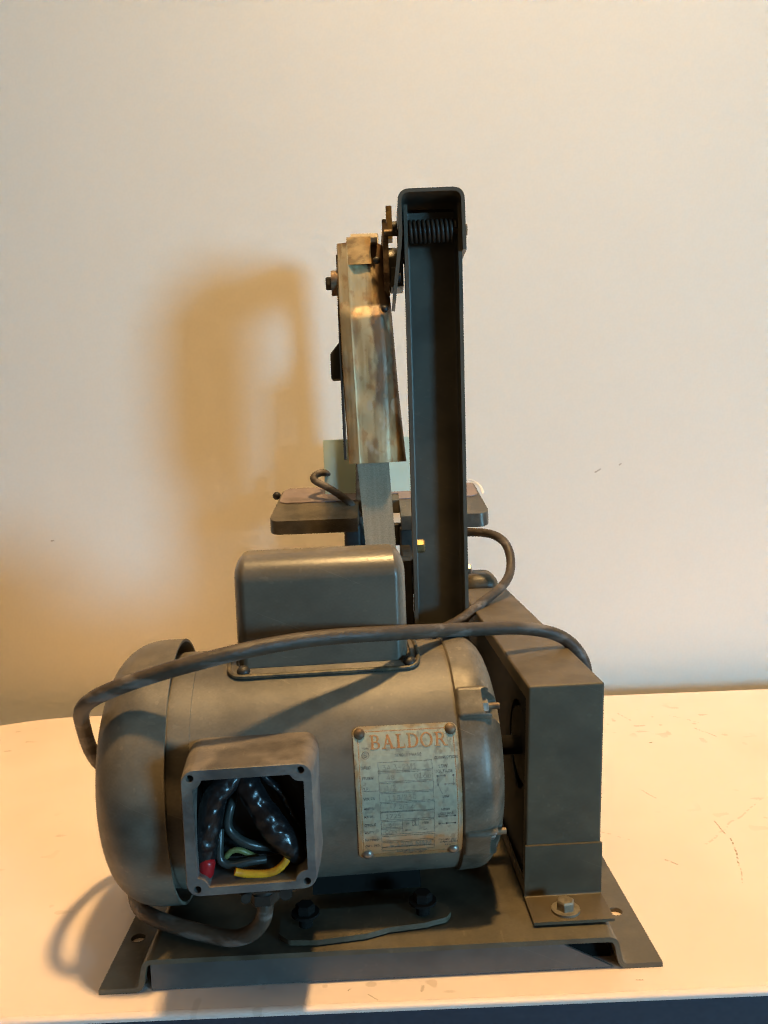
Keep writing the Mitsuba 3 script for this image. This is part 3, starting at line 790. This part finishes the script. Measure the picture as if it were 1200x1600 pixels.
def gx_(z, tab):
    zz, xx = zip(*sorted(tab))
    return np.interp(z, zz, xx)


def gy_(z):
    r, zc = 0.42, 0.412
    d = np.clip(z - zc, 0, r * .99)
    return 0.928 + r - np.sqrt(r * r - d * d)


colsx = [[(.296, -.0371), (.4121, -.0405), (.4895, -.0414), (.545, -.0414)], [(.296, -.0249), (.4115, -.0272), (.489, -.0290), (.545, -.0301)],
         [(.294, .0107), (.41, .0104), (.4875, .0070), (.545, -.0010)], [(.2948, .0279), (.3815, .0216), (.4733, .0172), (.545, .0100)]]
prof_t = [(0, 0, .012), (0.12, 0, .007), (0.5, 0, .003), (.92, 0, .0004), (1.0, 0, .0), (1.05, 1, .0012), (1.2, 1, .0012), (1.4, 1, .0002), (1.6, 1, 0), (1.85, 1, .0004), (1.97, 1, .0022), (2.03, 2, .0030), (2.2, 2, .0066), (2.5, 2, .011), (2.8, 2, .017), (3.0, 2, .024)]
rows = []
for z in zs:
    X = [gx_(z, c) for c in colsx]
    y = gy_(z)
    row = []
    for tt, k, dy in prof_t:
        kk = min(int(tt), 2)
        w = tt - kk
        row.append((X[kk] * (1 - w) + X[kk + 1] * w, y + dy, z))
    rows.append(row)
P = np.array(rows)
def sstep(a_, b_, x_):
    q_ = np.clip((x_ - a_) / (b_ - a_), 0, 1)
    return q_ * q_ * (3 - 2 * q_)


lift = np.array([q[0] for q in prof_t])
across = sstep(0.0, 0.3, lift) * .45 + sstep(1.0, 1.3, lift) * .55 - sstep(2.0, 2.4, lift) * .8
wave = .4655 + .004 * np.sin(lift * 4.0) - .006 * sstep(1.3, 2.0, lift)
P[..., 1] += across[None, :] * .0080 * sstep(-.0085, .0085, P[..., 2] - wave[None, :])
dent = (meshkit.fbm(P * np.array([45, 20, 28]), 3, 3) - .5) * .0022
P[..., 1] += dent
nr, ncol = P.shape[:2]
i, j = np.meshgrid(np.arange(nr - 1), np.arange(ncol - 1), indexing='ij')
fq = np.stack([i * ncol + j, i * ncol + j + 1, (i + 1) * ncol + j + 1, (i + 1) * ncol + j], -1).reshape(-1, 4)
n0 = nr * ncol
back = P + [0, .0011, 0]
fa = np.vstack([fq, fq[:, ::-1] + n0])
edge = [(i_ * ncol, (i_ + 1) * ncol) for i_ in range(nr - 1)] + [((i_ + 1) * ncol + ncol - 1, i_ * ncol + ncol - 1) for i_ in range(nr - 1)] + [(j_ + 1, j_) for j_ in range(ncol - 1)] + \
       [((nr - 1) * ncol + j_, (nr - 1) * ncol + j_ + 1) for j_ in range(ncol - 1)]
fe = np.array([(a, b, b + n0, a + n0) for a, b in edge])
wg = trimesh.Trimesh(np.vstack([P.reshape(-1, 3), back.reshape(-1, 3)]), np.vstack([np.vstack([q[:, [0, 1, 2]], q[:, [0, 2, 3]]]) for q in (fa, fe)]), process=False)
WG = f'{S}__wheel_guard'
SC = 0.815


def fore(m):
    m = tm(m).copy()
    m.vertices = EYE + (np.asarray(m.vertices) - EYE) * SC
    return m


put(WG, fore(wg), 'plated_tin', 28, label='bent yellow plated wheel guard with brown burn stains')
tabv = ex_x(Polygon([(gy_(.5165) + .0040, .5165), (gy_(.5165) + .0050, .5165), (gy_(.5475) + .0050, .5475), (gy_(.5475) + .016, .5478), (gy_(.5475) + .016, .5488), (gy_(.5475) + .0040, .5486)]), -0.0300, -0.0030)
put(f'{WG}__tab', fore(tabv), 'tab_tin', 30)
put(f'{WG}__clip', fore(rbox((-0.0028, gy_(.53) - .001, .5395), (0.0045, gy_(.53) + .015, .5455), .0008)), 'steel', 30)
put(f'{WG}__screw', fore(dome([0.0030, gy_(.519) - .0005, .519], [0, -1, 0], .0042, .003)), 'dark_iron', 40)
put(f'{WG}__screw', fore(cat(dome([0.0098, gy_(.4640) + .0, .4640], [0, -1, 0.2], .0040, .0035))), 'black', 40)
put(f'{WG}__backing_plate', fore(ex_x(Polygon([(.938, .300), (.966, .300), (.974, .53), (.955, .53), (.938, .44)]), -0.0425, -0.0400)), 'dark_iron', 30)
put(f'{WG}__knob', fore(m3.Manifold.batch_hull([rbox((-0.0538, .952, .391), (-0.0420, .975, .4215), .002), rbox((-0.0445, .955, .391), (-0.0420, .972, .4320), .001)])), 'black', 30, label='square black knob on the left of the wheel guard')
put(f'{S}__platen_bracket', turn(rbox((-0.0305, .915, .255), (-0.0200, .922, .40), .001), 2.5, [-0.03, .92, .26], (0, 1, 0)), 'rusty_steel', 30)

# ---- sanding belt loop
def round_path(wheels, n=18):
    """Belt line round wheels (y, z, r) listed clockwise seen from +x; every wheel lies inside the belt."""
    out = []
    m = len(wheels)
    tang = []
    for q in range(m):
        (y0_, z0_, r0_), (y1_, z1_, r1_) = wheels[q], wheels[(q + 1) % m]
        d = np.array([y1_ - y0_, z1_ - z0_])
        L_ = np.linalg.norm(d)
        th = math.atan2(d[1], d[0])
        off = math.acos((r0_ - r1_) / L_)
        tang.append(th + off)
    for q in range(m):
        y0_, z0_, r0_ = wheels[q]
        a_in, a_out = tang[q - 1], tang[q]
        while a_out > a_in:
            a_out -= 2 * math.pi
        while a_in - a_out > 2 * math.pi:
            a_out += 2 * math.pi
        for w in np.linspace(a_in, a_out, n):
            out.append((y0_ + r0_ * math.cos(w), z0_ + r0_ * math.sin(w)))
    pts = []
    for q in range(len(out)):
        A_, B_ = np.array(out[q]), np.array(out[(q + 1) % len(out)])
        k_ = max(1, int(np.linalg.norm(B_ - A_) / .008))
        pts += [tuple(A_ + (B_ - A_) * t_ / k_) for t_ in range(k_)]
    return np.array(pts)


WHEELS = [(0.7865, 0.078, 0.0360), (0.7990, 0.474, 0.0200), (0.914, 0.515, 0.0260), (0.936, 0.175, 0.0180)]
loop = round_path(WHEELS)
n = len(loop)


def bx(z):
    return (np.interp(z, [.05, .22, .30, .45], [-.0160, -.0180, -.0228, -.0235]), np.interp(z, [.05, .22, .30, .45], [.0115, .0098, .0062, .0050]))


V = []
for dy in (0, .0009):
    for kx in (0, 1):
        c = loop.copy()
        cen = np.array([.86, .30])
        d_ = (cen - c) / np.linalg.norm(cen - c, axis=1, keepdims=True)
        c = c + d_ * dy
        V.append(np.c_[bx(loop[:, 1])[kx], c])
V = np.vstack(V)
k = np.arange(n)
k1 = (k + 1) % n
F = np.vstack([np.c_[k, n + k, n + k1, k1], np.c_[2 * n + k, 2 * n + k1, 3 * n + k1, 3 * n + k], np.c_[k, k1, 2 * n + k1, 2 * n + k], np.c_[n + k, 3 * n + k, 3 * n + k1, n + k1]])
put(f'{S}__sanding_belt', trimesh.Trimesh(V, np.vstack([F[:, [0, 1, 2]], F[:, [0, 2, 3]]]), process=False), 'belt_cloth', 30, label='narrow worn sanding belt')
for (y_, z_, r_), nm in zip(WHEELS, ('drive_wheel', 'idler_wheel', 'upper_wheel', 'lower_wheel')):
    put(f'{S}__{nm}', cyl([-0.0210 if z_ > .4 else -0.016, y_, z_], [0.0055 if z_ > .4 else 0.0105, y_, z_], r_ - .0008, 48), 'dark_iron', 30)
put(f'{S}__drive_wheel__bearing', rbox((0.030, .768, .0225), (0.078, .830, .118), .004), 'guard_paint', 30)
put(f'{S}__drive_wheel__shaft', cyl([0.0105, .800, .078], [0.0306, .800, .078], .008), 'steel', 30)
put(f'{S}__upper_wheel__axle', cyl([0.0055, .914, .515], [0.0090, .914, .515], .006), 'steel', 30)
put(f'{S}__lower_wheel__axle', cyl([0.0105, .936, .175], [0.0200, .936, .175], .006), 'steel', 30)
put(f'{S}__idler_wheel__axle', fore(cat(cyl([-0.0500, .962, .500], [0.006, .962, .500], .0050, 20), cyl([-0.0490, .962, .500], [-0.0405, .962, .500], .0140, 28))), 'rusty_steel', 30)
put(f'{S}__idler_wheel__axle_bolt', fore(hexbolt([-0.0490, .962, .500], [-1, 0, 0], .0135, .0065)), 'black', 25)
put(f'{S}__platen', rbox((-0.018, .926, .235), (0.006, .9305, .42), .0008), 'dark_iron', 30)

# ---- small work table
WT = f'{S}__work_table'
tp = rrect(-0.1260, 0.9000, 0.1150, 1.0020, .012)
slot = sbox(-0.0290, .85, 0.0185, 0.95)
tp = tp.difference(slot)
tbm = man(ex_z(tp, -0.0148, 0.0))
tt_ = tm(tbm)
v = np.asarray(tt_.vertices).copy()
sh = (v[:, 1] - .9) / .102
cx = -0.0055
v[:, 0] = cx + (v[:, 0] - cx) * (1 - 0.055 * sh)
v[:, 2] += 0.2368 + 0.0300 * sh
tt_.vertices = v
put(WT, tt_, 'table_iron', 35, label='small tilted steel work table behind the belt')
bs = rrect(-0.1238, 0.9520, 0.1128, 1.0005, .010).difference(sbox(-0.0290, .85, 0.0185, 0.97))  # thin overlay, tones the rear of the table top lilac gray
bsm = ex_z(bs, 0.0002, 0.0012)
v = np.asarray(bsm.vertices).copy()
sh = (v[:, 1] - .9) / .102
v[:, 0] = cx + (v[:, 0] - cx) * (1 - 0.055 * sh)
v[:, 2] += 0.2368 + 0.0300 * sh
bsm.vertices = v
put(f'{WT}__rear_overlay', bsm, 'lilac_gray', 30, label='lilac gray tone over the rear of the work table')
put(f'{WT}__knob', cat(trimesh.creation.icosphere(2, .0048, ).apply_translation([-0.1262, .985, .2600]), cyl([-0.124, .985, .260], [-0.108, .985, .258], .002, 10)), 'black', 40)
put(f'{WT}__bracket', cat(rbox((-0.0460, .935, .190), (-0.0265, .962, .2280), .004), rbox((-0.0440, .9445, .200), (0.0440, .960, .2250), .002)), 'black', 30)
put(f'{WT}__bracket', cat(rbox((0.0165, .905, .150), (0.0310, .960, .2220), .002), rbox((0.0165, .79, .188), (0.0270, .960, .205), .001)), 'dark_iron', 30)

# ---- cords
c1 = [(-0.0783, 0.4640, 0.0640), (-0.0800, 0.463, 0.0420), (-0.0935, 0.4672, 0.0300), (-0.1131, 0.475, 0.0272), (-0.1475, 0.490, 0.0290), (-0.1763, 0.535, 0.0200), (-0.1950, 0.590, 0.0300), (-0.2000, 0.595, 0.0680), (-0.2045, 0.565, 0.1005),
      (-0.1985, 0.522, 0.1425), (-0.1735, 0.482, 0.1728), (-0.1437, 0.476, 0.1843), (-0.1142, 0.472, 0.1927), (-0.0603, 0.487, 0.1995), (-0.0300, 0.499, 0.1992), (-0.0029, 0.513, 0.1966), (0.0361, 0.556, 0.1873), (0.0742, 0.585, 0.1807),
      (0.1118, 0.603, 0.1737), (0.1311, 0.606, 0.1651), (0.1426, 0.606, 0.1501), (0.1460, 0.612, 0.120), (0.1440, 0.625, 0.060), (0.1400, 0.66, 0.0200), (0.1400, 0.75, 0.008)]
put(f'{S}__power_cord', tube(c1, .0048, 16), 'cord', 60, label='thick worn gray rubber cord looping over the motor')
c2 = [(0.0400, 0.945, 0.2080), (0.0567, 0.925, 0.2150), (0.0941, 0.900, 0.2165), (0.112, 0.880, 0.2160), (0.1251, 0.860, 0.2071), (0.1267, 0.840, 0.1864), (0.1134, 0.81, 0.1720), (0.0905, 0.775, 0.1640), (0.0619, 0.729, 0.1560), (0.0225, 0.680, 0.1460), (-0.01, 0.65, 0.10), (-0.02, .64, .04)]
put(f'{S}__switch_cord', tube(c2, .0046, 16), 'cord', 60, label='brown cord curving down from under the small work table')
c3 = [(-0.0400, 0.986, 0.2660), (-0.0550, 0.984, 0.2780), (-0.0640, 0.979, 0.2838), (-0.0730, 0.972, 0.2853), (-0.0800, 0.965, 0.2805), (-0.0685, 0.955, 0.2718), (-0.0501, 0.945, 0.2606), (-0.0359, 0.942, 0.248), (-0.0275, 0.945, 0.2319), (-0.02, .95, .20)]
put(f'{S}__lamp_cord', tube(c3, .0042, 14), 'cord', 60, label='short dark cord bending behind the sanding belt')

# ---------------------------------------------------------------- things on the sander
cardm = rbox((-0.0680, .9755, .2600), (0.0335, .9763, .3235), .0003, 8)
put('paper_card', turn(cardm, -1.5, [-0.02, .976, .26], (1, 0, 0)), 'card_paper', 30, label='pale blue green paper card standing on the small work table behind the belt', cat='card')
cs = tube([(0.074, .975, .2640), (0.090, .978, .2668), (0.102, .976, .2672), (0.110, .968, .2650), (0.1130, .955, .2590), (0.1135, .945, .2545)], .0007, 6)
cs2 = tube([(0.072, .984, .2680), (0.092, .985, .2705), (0.104, .982, .2695), (0.1115, .972, .2655), (0.1150, .958, .2585), (0.1152, .950, .2560)], .0007, 6)
put('white_string', cat(cs, cs2), 'white_string', 40, label='loose white string lying on the right corner of the small work table', cat='string')
